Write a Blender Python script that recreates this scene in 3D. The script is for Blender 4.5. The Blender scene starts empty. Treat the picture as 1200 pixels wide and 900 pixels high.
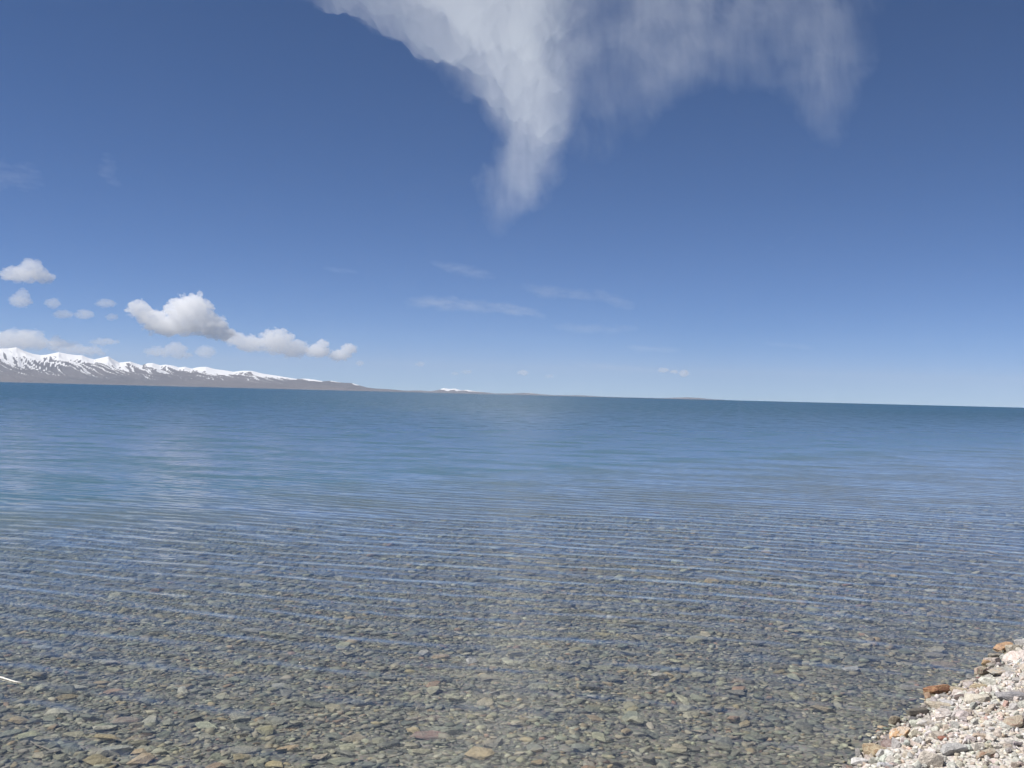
import bpy, bmesh, math, random
import numpy as np
from mathutils import Matrix, Vector

rng = np.random.default_rng(11)
random.seed(11)
scene = bpy.context.scene
COL = scene.collection
R_EARTH = 7.4e6            # effective radius, so the water drops away behind its horizon

# ------------------------------------------------------------------ camera
F_PX, CAM_Z = 1250.0, 1.65
CAM = Vector((0.0, 0.0, CAM_Z))
PITCH, ROLL = math.radians(0.54), math.radians(1.43)
cam_data = bpy.data.cameras.new('camera')
cam_data.sensor_fit = 'HORIZONTAL'
cam_data.sensor_width = 36.0
cam_data.lens = 36.0 * F_PX / 1200.0
cam_data.clip_start, cam_data.clip_end = 0.1, 400000.0
cam = bpy.data.objects.new('camera', cam_data)
COL.objects.link(cam)
CAM_ROT = Matrix.Rotation(math.radians(90) + PITCH, 3, 'X') @ Matrix.Rotation(ROLL, 3, 'Z')
cam.matrix_world = Matrix.Translation(CAM) @ CAM_ROT.to_4x4()
scene.camera = cam
RIGHT, UP, FWD = CAM_ROT.col[0].copy(), CAM_ROT.col[1].copy(), -CAM_ROT.col[2]

# ------------------------------------------------------------------ sky and sun
SUN_AZ, SUN_EL = math.radians(-98), math.radians(53)     # azimuth from +Y, clockwise
world = bpy.data.worlds.new('World')
scene.world = world
world.use_nodes = True
wn = world.node_tree
wn.nodes.clear()
sky = wn.nodes.new('ShaderNodeTexSky')
sky.sky_type = 'NISHITA'
sky.sun_disc = False
sky.sun_elevation = SUN_EL
sky.sun_rotation = SUN_AZ
sky.altitude = 4700
sky.air_density = 0.7
sky.dust_density = 0.0
sky.ozone_density = 8.0
bg = wn.nodes.new('ShaderNodeBackground')
bg.inputs['Strength'].default_value = 0.074
wo = wn.nodes.new('ShaderNodeOutputWorld')
hs = wn.nodes.new('ShaderNodeHueSaturation')
hs.inputs['Saturation'].default_value = 1.05
wn.links.new(sky.outputs[0], hs.inputs['Color'])
wn.links.new(hs.outputs[0], bg.inputs['Color'])
wn.links.new(bg.outputs[0], wo.inputs['Surface'])
sun_data = bpy.data.lights.new('sun', 'SUN')
sun_data.energy = 5.0
sun_data.angle = math.radians(0.53)
sun_data.color = (1.0, 0.955, 0.89)
sun = bpy.data.objects.new('sun', sun_data)
COL.objects.link(sun)
sun_dir = Vector((math.sin(SUN_AZ) * math.cos(SUN_EL), math.cos(SUN_AZ) * math.cos(SUN_EL), math.sin(SUN_EL)))
sun.rotation_euler = (-sun_dir).to_track_quat('-Z', 'Y').to_euler()
scene.view_settings.view_transform = 'Standard'
scene.view_settings.look = 'None'
scene.view_settings.exposure = 0.5
scene.view_settings.gamma = 1.0
scene.view_settings.use_curve_mapping = False
scene.cycles.max_bounces = 24
scene.cycles.volume_bounces = 20
scene.cycles.transparent_max_bounces = 24

# ------------------------------------------------------------------ helpers
def _hash(ix, iy, seed):
    h = (ix.astype(np.int64) * 374761393 + iy.astype(np.int64) * 668265263 + seed * 1442695041) & 0x7fffffff
    h = ((h ^ (h >> 13)) * 1274126177) & 0x7fffffff
    return ((h ^ (h >> 16)) & 0xffff) / 65535.0

def noise2(x, y, seed=0):
    """gradient noise, about -1..1"""
    x = np.asarray(x, float); y = np.asarray(y, float)
    x, y = np.broadcast_arrays(x, y)
    x0, y0 = np.floor(x), np.floor(y)
    fx, fy = x - x0, y - y0
    u, v = fx * fx * fx * (fx * (fx * 6 - 15) + 10), fy * fy * fy * (fy * (fy * 6 - 15) + 10)
    def g(i, j):
        a = _hash(x0 + i, y0 + j, seed) * 2 * np.pi
        return np.cos(a) * (fx - i) + np.sin(a) * (fy - j)
    return ((g(0, 0) * (1 - u) + g(1, 0) * u) * (1 - v) + (g(0, 1) * (1 - u) + g(1, 1) * u) * v) * 1.5

def fbm(x, y, oct=4, seed=0, gain=0.5, ridged=False):
    s, a, tot = 0.0, 1.0, 0.0
    for k in range(oct):
        n = noise2(x * 2 ** k + 17.3 * k, y * 2 ** k - 9.1 * k, seed + k)
        if ridged:
            n = 1 - 2 * np.abs(n)
        s = s + a * n; tot += a; a *= gain
    return s / tot

def sstep(a, b, x):
    t = np.clip((x - a) / (b - a), 0, 1)
    return t * t * (3 - 2 * t)

def ray(u, v):
    return (RIGHT * (u - 600) + UP * (450 - v) + FWD * F_PX).normalized()

def mesh_obj(name, verts, faces, mat=None, parent=None, smooth=False):
    me = bpy.data.meshes.new(name)
    me.from_pydata([tuple(p) for p in verts] if not isinstance(verts, np.ndarray) else verts.tolist(),
                   [], faces.tolist() if isinstance(faces, np.ndarray) else faces)
    if smooth:
        me.polygons.foreach_set('use_smooth', np.ones(len(me.polygons), bool))
    me.update()
    if mat: me.materials.append(mat)
    o = bpy.data.objects.new(name, me)
    COL.objects.link(o)
    if parent: o.parent = parent
    return o

def tag(o, label=None, category=None, group=None, kind=None):
    if label: o['label'] = label
    if category: o['category'] = category
    if group: o['group'] = group
    if kind: o['kind'] = kind
    return o

class NT:
    """short hand for building node trees"""
    def __init__(self, name):
        self.m = bpy.data.materials.new(name)
        self.m.use_nodes = True
        self.t = self.m.node_tree
        self.t.nodes.clear()
        self.out = self.t.nodes.new('ShaderNodeOutputMaterial')
    def n(self, typ, props=None, **ins):
        nd = self.t.nodes.new('ShaderNode' + typ)
        for k, v in (props or {}).items(): setattr(nd, k, v)
        for k, v in ins.items():
            key = int(k[1:]) if k[0] == 'i' and k[1:].isdigit() else k.replace('_', ' ')
            self.set(nd.inputs[key], v)
        return nd
    def set(self, sock, v):
        if hasattr(v, 'outputs'): v = v.outputs[0]
        if isinstance(v, bpy.types.NodeSocket): self.t.links.new(v, sock)
        else: sock.default_value = v
    def math(self, op, a, b=0.0, c=0.0):
        return self.n('Math', {'operation': op}, i0=a, i1=b, i2=c).outputs[0]
    def mapr(self, v, a, b, c=0.0, d=1.0, smooth=False):
        return self.n('MapRange', {'interpolation_type': 'SMOOTHSTEP' if smooth else 'LINEAR'}, i0=v, i1=a, i2=b, i3=c, i4=d).outputs[0]
    def mix(self, f, a, b, mode='MIX'):
        nd = self.t.nodes.new('ShaderNodeMix'); nd.data_type = 'RGBA'; nd.blend_type = mode
        self.set(nd.inputs[0], f); self.set(nd.inputs[6], a); self.set(nd.inputs[7], b)
        return nd.outputs[2]
    def surf(self, s): self.set(self.out.inputs['Surface'], s); return self.m
    def vol(self, s): self.set(self.out.inputs['Volume'], s); return self.m

def rgb(r, g, b): return (r, g, b, 1.0)

# ------------------------------------------------------------------ the lie of the land
SH0 = np.array((1.52, 4.75))                       # a point of the water's edge
SHD = np.array((0.63, 0.777)); SHD /= np.linalg.norm(SHD)   # along it
SHN = np.array((-SHD[1], SHD[0]))                  # out into the lake

def wiggle(t):
    return 0.10 * noise2(t * 0.55, 0.3, 5) + 0.05 * noise2(t * 1.7, 2.3, 6)

def st(x, y):
    dx, dy = x - SH0[0], y - SH0[1]
    t = dx * SHD[0] + dy * SHD[1]
    return dx * SHN[0] + dy * SHN[1] - wiggle(t), t

def height_s(s, t):
    lake = -(0.050 * np.clip(s, 0, None) + 0.0007 * np.clip(s, 0, 120) ** 2)
    lake = np.maximum(lake, -24.0) - 0.035 * sstep(0.0, 0.35, s) + 0.018 * noise2(s * 0.8, t * 0.8, 31) * sstep(0.2, 2, s)
    land = 0.045 * sstep(0.0, 0.3, -s) + 0.13 * np.clip(-s, 0, 3.0) + 0.05 * np.clip(-s - 3.0, 0, 40) + 0.03 * noise2(s * 1.3, t * 1.3, 8) * sstep(0.0, 0.5, -s)
    return np.where(s > 0, lake, land)

def ground(x, y):
    s, t = st(np.asarray(x, float), np.asarray(y, float))
    return height_s(s, t)

def hit_ground(u, v):
    d = ray(u, v)
    k = (CAM_Z + 0.0) / -d.z
    lo, hi = 0.5, k + 30.0
    f = lambda q: CAM_Z + d.z * q - float(ground(d.x * q, d.y * q))
    for q in np.arange(2.0, hi, 0.05):
        if f(q) < 0:
            lo, hi = q - 0.05, q
            break
    for _ in range(30):
        m = (lo + hi) / 2
        if f(m) > 0: lo = m
        else: hi = m
    p = CAM + d * lo
    return p, lo

def strip(name, s_vals, t_vals, mat):
    S, T = np.meshgrid(s_vals, t_vals, indexing='ij')
    off = S + wiggle(T)
    X = SH0[0] + T * SHD[0] + off * SHN[0]
    Y = SH0[1] + T * SHD[1] + off * SHN[1]
    V = np.stack([X, Y, height_s(S, T)], -1).reshape(-1, 3)
    n, m = S.shape
    i = np.arange(n * m).reshape(n, m)
    Fc = np.stack([i[:-1, :-1], i[:-1, 1:], i[1:, 1:], i[1:, :-1]], -1).reshape(-1, 4)[:, ::-1]
    return tag(mesh_obj(name, V, Fc, mat, smooth=True), kind='structure')

# ------------------------------------------------------------------ ground materials
def gravel_mat(name, cols, rough, scale, bump, wet=None):
    q = NT(name)
    co = q.n('NewGeometry').outputs['Position']
    wob = q.n('TexNoise', i0=co, Scale=scale * 0.7, Detail=2.0)
    pos = q.n('VectorMath', {'operation': 'ADD'}, i0=co, i1=q.n('VectorMath', {'operation': 'SCALE'}, i0=wob.outputs['Color'], Scale=0.5 / scale).outputs[0])
    v1 = q.n('TexVoronoi', Vector=pos, Scale=scale)
    v2 = q.n('TexVoronoi', Vector=pos, Scale=scale * 2.7)
    sep = q.n('SeparateColor', i0=v1.outputs['Color'])
    sep2 = q.n('SeparateColor', i0=v2.outputs['Color'])
    r = q.n('ValToRGB', i0=q.mapr(q.math('ADD', sep.outputs[0], sep2.outputs[1]), 0.2, 1.8))
    el = r.color_ramp.elements
    while len(el) < len(cols): el.new(0.5)
    for k, c in enumerate(cols):
        el[k].position = k / (len(cols) - 1); el[k].color = rgb(*c)
    fine = q.n('TexNoise', Vector=co, Scale=scale * 4, Detail=4.0)
    colr = q.mix(0.35, r.outputs[0], fine.outputs['Color'], 'OVERLAY')
    h = q.math('ADD', q.math('MULTIPLY', v1.outputs['Distance'], -1.0), q.math('MULTIPLY', v2.outputs['Distance'], -0.35))
    b = q.n('Bump', Strength=bump, Distance=0.6 / scale, Height=h)
    if wet:
        z = q.n('SeparateXYZ', i0=co).outputs[2]
        colr = q.mix(q.mapr(z, 0.0, 0.035, 0.55, 0.0, True), colr, rgb(0.0, 0.0, 0.0))
    p = q.n('BsdfPrincipled', Base_Color=colr, Roughness=rough, Normal=b)
    return q.surf(p)

BED_COLS = [(0.07, 0.072, 0.066), (0.12, 0.12, 0.10), (0.17, 0.17, 0.14), (0.21, 0.20, 0.155), (0.26, 0.25, 0.21)]
SHORE_COLS = [(0.32, 0.29, 0.26), (0.42, 0.395, 0.36), (0.48, 0.46, 0.43), (0.54, 0.515, 0.475), (0.46, 0.40, 0.33)]
bed_mat = gravel_mat('lake_bed_gravel', BED_COLS, 0.8, 11.0, 0.9)
shore_mat = gravel_mat('shore_gravel', SHORE_COLS, 0.95, 45.0, 1.0, wet=True)

def stone_mat(name, rough, attr):
    q = NT(name)
    base = q.n('Attribute', {'attribute_name': 'stone_color'}).outputs['Color'] if attr else q.n('ObjectInfo').outputs['Color']
    co = q.n('NewGeometry').outputs['Position'] if attr else q.n('TexCoord').outputs['Object']
    sc = 40.0 if attr else 3.0
    n1 = q.n('TexNoise', Vector=co, Scale=sc, Detail=5.0, Roughness=0.6)
    n2 = q.n('TexNoise', Vector=co, Scale=sc * 5, Detail=3.0)
    c1 = q.mix(0.55, base, q.n('CombineColor', i0=q.mapr(n1.outputs['Fac'], 0.3, 0.7, 0.25, 0.78), i1=q.mapr(n1.outputs['Fac'], 0.3, 0.7, 0.24, 0.76), i2=q.mapr(n1.outputs['Fac'], 0.3, 0.7, 0.22, 0.74)), 'OVERLAY')
    b = q.n('Bump', Strength=0.5, Distance=0.01 if attr else 0.06, Height=q.math('ADD', n1.outputs['Fac'], q.math('MULTIPLY', n2.outputs['Fac'], 0.4)))
    return q.surf(q.n('BsdfPrincipled', Base_Color=c1, Roughness=rough, Normal=b))

mat_stone_each = stone_mat('stone_single', 0.85, False)
mat_stone_many = stone_mat('stone_scatter', 0.85, True)

# ------------------------------------------------------------------ shore and lake bed
shore = strip('shore', -np.concatenate([np.arange(0, 4.0, 0.08), np.geomspace(4.0, 60, 24)])[::-1], np.concatenate([-np.geomspace(6, 80, 16)[::-1], np.arange(-5.9, 9, 0.1), np.geomspace(9, 200, 24)]), shore_mat)
lake_bed = strip('lake_bed', np.concatenate([np.arange(0, 16, 0.16), np.geomspace(16, 600, 50)]), np.concatenate([-np.geomspace(8, 500, 24)[::-1], np.arange(-7.9, 22, 0.2), np.geomspace(22, 600, 30)]), bed_mat)

# ------------------------------------------------------------------ water: a body of water with a rippled skin
def make_water():
    q = NT('lake_water')
    g = q.n('NewGeometry')
    P = g.outputs['Position']
    sx = q.n('SeparateXYZ', i0=P)
    X, Y = sx.outputs[0], sx.outputs[1]
    def lin(a, b, c=0.0): return q.math('ADD', q.math('ADD', q.math('MULTIPLY', X, a), q.math('MULTIPLY', Y, b)), c)
    s = lin(SHN[0], SHN[1], -float(SH0 @ SHN))              # distance out from the shore
    far = q.math('ADD', q.math('MULTIPLY', s, 0.42), q.math('MULTIPLY', Y, 0.31))     # how open the water is to the wind
    open_w = q.mapr(q.math('LOGARITHM', q.math('MAXIMUM', far, 1.0), 2.0), 0.8, 6.4, 0.0, 1.0)
    flat = q.n('CombineXYZ', i0=X, i1=Y, i2=0.0)
    def nz(scale, detail=2.0, rough=0.5, stretch=None, seed=0.0):
        v = flat
        if stretch:
            v = q.n('Mapping', {'vector_type': 'TEXTURE'}, Vector=flat, Rotation=(0, 0, stretch[0]), Scale=(stretch[1], stretch[2], 1.0), Location=(seed, seed * 0.7, 0))
        return q.n('TexNoise', {'noise_dimensions': '2D'}, Vector=v, Scale=scale, Detail=detail, Roughness=rough)
    A1 = math.radians(-22)
    # long warps that bend the crests, and patches where ripples are stronger or weaker
    warp = nz(0.16, 2.0).outputs['Fac']
    warp2 = nz(1.1, 1.0, stretch=(A1, 3.0, 1.0), seed=3.0).outputs['Fac']
    patch = q.mapr(nz(0.33, 3.0, 0.6, stretch=(A1, 2.6, 1.0), seed=11.0).outputs['Fac'], 0.36, 0.64, 0.5, 1.0)
    near = q.mapr(s, 0.3, 3.5, 0.5, 1.0, True)
    def train(ang, lam, amp, w1, w2, gain):
        kx, ky = math.sin(-ang), math.cos(ang)
        ph = q.math('MULTIPLY', lin(kx, ky), 2 * math.pi / lam)
        ph = q.math('ADD', ph, q.math('ADD', q.math('MULTIPLY', warp, w1), q.math('MULTIPLY', warp2, w2)))
        c = q.math('ADD', q.math('COSINE', ph), q.math('MULTIPLY', q.math('COSINE', q.math('MULTIPLY', ph, 2.0)), 0.45))
        sl = q.math('MULTIPLY', q.math('MULTIPLY', c, amp), gain)
        return q.math('MULTIPLY', sl, kx), q.math('MULTIPLY', sl, ky)
    g1 = q.math('MULTIPLY', patch, near)
    t1 = train(A1, 0.41, 0.036, 16.0, 3.6, g1)
    t2 = train(A1 + math.radians(9), 0.27, 0.026, 20.0, 4.0, near)
    t3 = train(A1 - math.radians(30), 0.21, 0.014, 12.0, 3.0, near)
    # small random chop, growing away from the lee of the shore
    chop = nz(5.0, 3.0, 0.6, stretch=(A1, 1.8, 1.0))
    cs = q.n('SeparateColor', i0=chop.outputs['Color'])
    chop_a = q.mapr(s, 0.0, 40.0, 0.10, 0.26)
    swell = nz(0.9, 3.0, 0.6, stretch=(math.radians(-12), 2.2, 1.0), seed=5.0)
    ws = q.n('SeparateColor', i0=swell.outputs['Color'])
    band = q.mapr(nz(0.0016, 3.0, 0.55, stretch=(math.radians(-4), 5.0, 1.0), seed=900.0).outputs['Fac'], 0.35, 0.68, 0.82, 1.1)
    swell_a = q.math('MULTIPLY', q.math('MULTIPLY', q.math('POWER', open_w, 1.6), 1.3), band)
    def c0(v): return q.math('SUBTRACT', v, 0.5)
    def tot(i, share):
        a = q.math('ADD', q.math('ADD', t1[i], t2[i]), t3[i])
        a = q.math('ADD', a, q.math('MULTIPLY', c0(cs.outputs[i]), chop_a))
        return q.math('ADD', a, q.math('MULTIPLY', q.math('MULTIPLY', c0(ws.outputs[i]), swell_a), share))
    def normal(share):
        return q.n('VectorMath', {'operation': 'NORMALIZE'}, i0=q.n('CombineXYZ', i0=tot(0, share), i1=tot(1, share), i2=1.0))
    fr = q.n('Fresnel', IOR=1.333, Normal=normal(1.0))
    # waves too small to tell apart far out act as roughness of the skin
    rough = q.math('MULTIPLY', q.mapr(open_w, 0.12, 1.0, 0.02, 0.41), band)
    gl = q.n('BsdfGlossy', {'distribution': 'BECKMANN'}, Color=rgb(1, 1, 1), Roughness=rough, Normal=normal(0.22))
    tr = q.n('MixShader', i0=0.22, i1=q.n('BsdfTransparent', Color=rgb(1, 1, 1)), i2=q.n('BsdfRefraction', Color=rgb(1, 1, 1), Roughness=0.0, IOR=1.333, Normal=normal(0.5)))
    q.surf(q.n('MixShader', i0=fr, i1=tr, i2=gl))
    ab = q.n('VolumeAbsorption', Color=rgb(0.40, 0.72, 0.80), Density=0.065)
    sc = q.n('VolumeScatter', Color=rgb(0.34, 0.58, 0.62), Density=0.022, Anisotropy=0.0)
    q.vol(q.n('AddShader', i0=ab, i1=sc))
    return q.m
water_mat = make_water()

def make_water_body():
    rings = np.concatenate([[0.6], np.geomspace(1.0, 72000, 150)])
    na = 240
    ang = np.linspace(0, 2 * np.pi, na, endpoint=False)
    V = [(0, 0, 0)]
    for r in rings:
        z = -r * r / (2 * R_EARTH)
        for a in ang: V.append((r * math.sin(a), r * math.cos(a), z))
    nr = len(rings)
    Fc = [(0, 1 + (k + 1) % na, 1 + k) for k in range(na)]
    idx = lambda i, k: 1 + i * na + k % na
    for i in range(nr - 1):
        for k in range(na):
            Fc.append((idx(i, k), idx(i, k + 1), idx(i + 1, k + 1), idx(i + 1, k)))
    top_n = len(V)
    # coarse underside
    low = [0, *range(0, nr, 10)]
    if low[-1] != nr - 1: low.append(nr - 1)
    low = sorted(set(low))
    V.append((0, 0, -40.0)); c = len(V) - 1
    base = len(V)
    for i in low:
        r = rings[i]
        z = -r * r / (2 * R_EARTH) - 40.0
        for a in ang: V.append((r * math.sin(a), r * math.cos(a), z))
    jd = lambda i, k: base + i * na + k % na
    Fc += [(c, jd(0, k), jd(0, k + 1)) for k in range(na)]
    for i in range(len(low) - 1):
        for k in range(na):
            Fc.append((jd(i, k), jd(i + 1, k), jd(i + 1, k + 1), jd(i, k + 1)))
    for k in range(na):
        Fc.append((idx(nr - 1, k), idx(nr - 1, k + 1), jd(len(low) - 1, k + 1), jd(len(low) - 1, k)))
    o = mesh_obj('lake_water', V, Fc, water_mat, smooth=True)
    bm = bmesh.new(); bm.from_mesh(o.data); bmesh.ops.recalc_face_normals(bm, faces=bm.faces[:]); bm.to_mesh(o.data); bm.free()
    return tag(o, kind='structure')
water = make_water_body()

# ------------------------------------------------------------------ mountains
def mountain_material():
    q = NT('mountain_rock_and_snow')
    P = q.n('NewGeometry')
    co = P.outputs['Position']
    sn = q.n('Attribute', {'attribute_name': 'snow'}).outputs['Fac']
    n1 = q.n('TexNoise', Vector=co, Scale=0.0011, Detail=8.0, Roughness=0.62)
    n2 = q.n('TexNoise', Vector=co, Scale=0.00022, Detail=4.0)
    fac = q.mapr(q.math('ADD', sn, q.math('MULTIPLY', q.math('SUBTRACT', n1.outputs['Fac'], 0.5), 1.1)), 0.42, 0.58, 0.0, 1.0)
    rock = q.mix(q.mapr(n2.outputs['Fac'], 0.35, 0.65), rgb(0.040, 0.042, 0.058), rgb(0.074, 0.066, 0.074))
    colr = q.mix(fac, rock, rgb(0.74, 0.75, 0.77))
    return q.surf(q.n('BsdfPrincipled', Base_Color=colr, Roughness=0.9))
mtn_mat = mountain_material()

def make_range(name, prof, d0, dr, d1, du, nd, seed, snow_lo, label_kind='structure', rough=1.0):
    us = np.arange(prof[0][0], prof[-1][0] + du, du)
    target = np.interp(us, [p[0] for p in prof], [p[1] for p in prof])
    horizon_v = 446.3 + us * 0.025
    dirs = [ray(u, hv) for u, hv in zip(us, horizon_v)]
    az = np.array([math.atan2(d.x, d.y) for d in dirs])
    cosw = np.array([math.hypot((u - 600) / F_PX, 1.0) for u in us])
    dd = np.concatenate([np.linspace(d0, dr, int(nd * 0.68), endpoint=False), np.linspace(dr, d1, nd - int(nd * 0.68))])
    A, D = np.meshgrid(az, dd, indexing='ij')
    X, Y = D * np.sin(A), D * np.cos(A)
    w = np.clip((D - d0) / (dr - d0), 0, 1)
    back = np.clip((D - dr) / (d1 - dr), 0, 1)
    crest = np.maximum((target / F_PX) / cosw * dr + dr * dr / (2 * R_EARTH) - dr * math.sqrt(2 * CAM_Z / R_EARTH), 1.0)   # metres at the ridge distance
    k = 1.0 / 2300
    wx = X + 1100 * fbm(X / 3600, Y / 3600, 3, seed + 50); wy = Y + 1100 * fbm(X / 3600, Y / 3600, 3, seed + 60)
    spur = 0.5 + 0.5 * fbm((wx + 1.1 * wy) * k, wy * k * 0.36, 4, seed, 0.5, ridged=True)      # 0 in the gullies, 1 on the spurs
    spur2 = 0.5 + 0.5 * fbm((wx + 0.9 * wy) * k * 2.7, wy * k * 0.9, 4, seed + 77, 0.55, ridged=True)
    env = np.where(D <= dr, 0.13 * w + 0.87 * w ** 1.75, 1 - 0.75 * back ** 0.9)
    depth = np.sin(np.pi * np.clip(w, 0, 1) ** 1.3) ** 0.8 * (D <= dr)
    smooth = np.convolve(np.pad(crest, 20, mode='edge'), np.ones(41) / 41, 'valid')     # the broad mass behind single tops
    mass = smooth[:, None] + (crest - smooth)[:, None] * np.exp(-((D - dr) / (0.16 * (dr - d0))) ** 2)
    Z = mass * env * (1 - rough * depth * (0.80 * (1 - spur) + 0.30 * (1 - spur2)) + rough * 0.30 * depth * (spur - 0.5))
    Z = np.minimum(Z, crest[:, None] * D / dr * 0.995) if True else Z
    Z = Z + 10 * w * fbm(X / 500, Y / 500, 4, seed + 5) * (w < 0.97)
    tgt = crest
    app = (target / F_PX) / cosw * dr
    app = 0.32 * app.max() + 0.68 * np.convolve(np.pad(app, 20, mode='edge'), np.ones(41) / 41, 'valid')
    snow_h = (Z - dr * dr / (2 * R_EARTH)) / app[:, None]
    # drop with the curve of the earth
    Z = Z - D * D / (2 * R_EARTH) + CAM_Z * 0
    Z[:, 0] -= 60; 
    # snow lies high, and longest on the slopes facing away from the noon sun (to the right here)
    gx = np.gradient(Z, axis=0) / np.maximum(np.gradient(X, axis=0), 1)
    aspect = np.clip(-gx * 1.6, -1, 1)
    snow = sstep(snow_lo[0], snow_lo[1], snow_h + 0.42 * aspect + 0.05 * fbm(X / 1500, Y / 1500, 3, seed + 21))
    n, m = A.shape
    V = np.stack([X, Y, Z], -1).reshape(-1, 3)
    i = np.arange(n * m).reshape(n, m)
    Fc = np.stack([i[:-1, :-1], i[1:, :-1], i[1:, 1:], i[:-1, 1:]], -1).reshape(-1, 4)
    o = mesh_obj(name, V, Fc, mtn_mat, smooth=True)
    at = o.data.attributes.new('snow', 'FLOAT', 'POINT')
    at.data.foreach_set('value', snow.reshape(-1).astype(np.float32))
    return tag(o, kind='structure')

PROF = [(-140, 30), (-110, 37), (-80, 34), (-50, 40), (-25, 36), (0, 39.5), (9, 40), (18, 41.5), (27, 37.5), (37, 34.5), (46, 33), (53, 33.5), (62, 35.5), (68, 37), (78, 35), (88, 34), (95, 34), (103, 31), (110, 29.5), (118, 31.5), (126, 33.5), (134, 29), (139, 26.5), (152, 28), (160, 25.5), (166, 24), (172, 26.5), (178, 27), (187, 24.5), (194, 25.5), (202, 24.5), (209, 22.5), (216, 23.5), (224, 21.5), (232, 23.5), (241, 24), (252, 21.5), (262, 20.5), (273, 19), (284, 20.5), (295, 20.5), (308, 17.5), (325, 15.5), (336, 14), (347, 12.5), (358, 13), (369, 12), (378, 10.5), (387, 11.2), (400, 9.5), (413, 9.0), (420, 7.0), (430, 4.4), (440, 3.4), (457, 3.0), (475, 1.7), (493, 1.2), (500, 0.2)]
mountain_range = make_range('mountain_range', PROF, 41000, 50000, 58000, 0.8, 110, 3, (0.42, 0.64))
PROF2 = [(470, 1.5), (490, 2.5), (505, 2.0), (513, 3.5), (520, 6.0), (527, 5.0), (533, 5.8), (540, 3.8), (548, 4.6), (556, 3.2), (566, 2.4), (580, 1.2), (600, 1.6), (612, 2.6), (622, 2.8), (634, 1.6), (650, 0.9), (668, 1.2), (685, 1.5), (700, 0.8), (730, 0.5), (775, 0.5), (790, 1.4), (805, 2.2), (820, 1.9), (834, 0.8), (850, 0.5)]
far_range = make_range('far_mountain_range', PROF2, 62000, 67000, 70500, 0.8, 40, 14, (0.38, 0.62))

# ------------------------------------------------------------------ clouds: closed bodies of droplets or ice
def shell_faces(front, back, is_rim):
    """triangles of both sides; where a corner triangle has no thickness both copies are left out"""
    out = []
    for q in (front, back):
        for t in (q[:, [0, 1, 2]], q[:, [0, 2, 3]]):
            out.append(t[~is_rim[t].all(axis=1)])
    return np.concatenate(out)

_cloud_mats = {}
def cloud_mat(key, sigma, tint, g):
    if key not in _cloud_mats:
        q = NT('cloud_' + key)
        q.vol(q.n('VolumeScatter', Color=rgb(*tint), Density=sigma, Anisotropy=g))
        _cloud_mats[key] = q.m
    return _cloud_mats[key]

def cloud_body(name, T, u0, v0, step, D, mat, belly=None):
    """T: thickness map in picture units at distance D; front and back are both modelled"""
    n, m = T.shape                                        # rows = v, cols = u
    pos = T > 0
    cell = pos[:-1, :-1] | pos[1:, :-1] | pos[:-1, 1:] | pos[1:, 1:]
    used = np.zeros_like(pos)
    for a in (slice(0, -1), slice(1, None)):
        for b in (slice(0, -1), slice(1, None)):
            used[a, b] |= cell
    pos = pos & used
    pos[0, :] = pos[-1, :] = False; pos[:, 0] = pos[:, -1] = False
    U = u0 + step * np.arange(m)[None, :] + np.zeros((n, 1))
    Vv = v0 + step * np.arange(n)[:, None] + np.zeros((1, m))
    bel = np.zeros_like(T) if belly is None else belly
    idf = -np.ones((n, m), int); idb = -np.ones((n, m), int)
    uu, vv = U[used], Vv[used]
    idf[used] = np.arange(used.sum()); idb[used] = idf[used]
    nb = used.sum()
    idb[pos] = nb + np.arange(pos.sum())
    yf = np.where(pos, -T / 2 + bel, bel)[used]
    yb = (T / 2 + bel)[pos]
    uall = np.concatenate([uu, U[pos]]) - 600
    vall = 450 - np.concatenate([vv, Vv[pos]])
    yall = np.concatenate([yf, yb]) + F_PX
    R, Uu, Fw = np.array(RIGHT), np.array(UP), np.array(FWD)
    W = (uall[:, None] * R + vall[:, None] * Uu + yall[:, None] * Fw) * (D / F_PX)
    c = W.mean(0); c[2] = W[:, 2].min()
    I, J = np.where(cell)
    f = np.stack([idf[I, J], idf[I + 1, J], idf[I + 1, J + 1], idf[I, J + 1]], -1)
    b = np.stack([idb[I, J], idb[I, J + 1], idb[I + 1, J + 1], idb[I + 1, J]], -1)
    keep = (pos[I, J] | pos[I + 1, J] | pos[I + 1, J + 1] | pos[I, J + 1])
    rim = np.concatenate([~pos[used], np.zeros(pos.sum(), bool)])
    o = mesh_obj(name, W - c, shell_faces(f[keep], b[keep], rim), mat)
    o.location = Vector(c) + CAM
    return o

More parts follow.
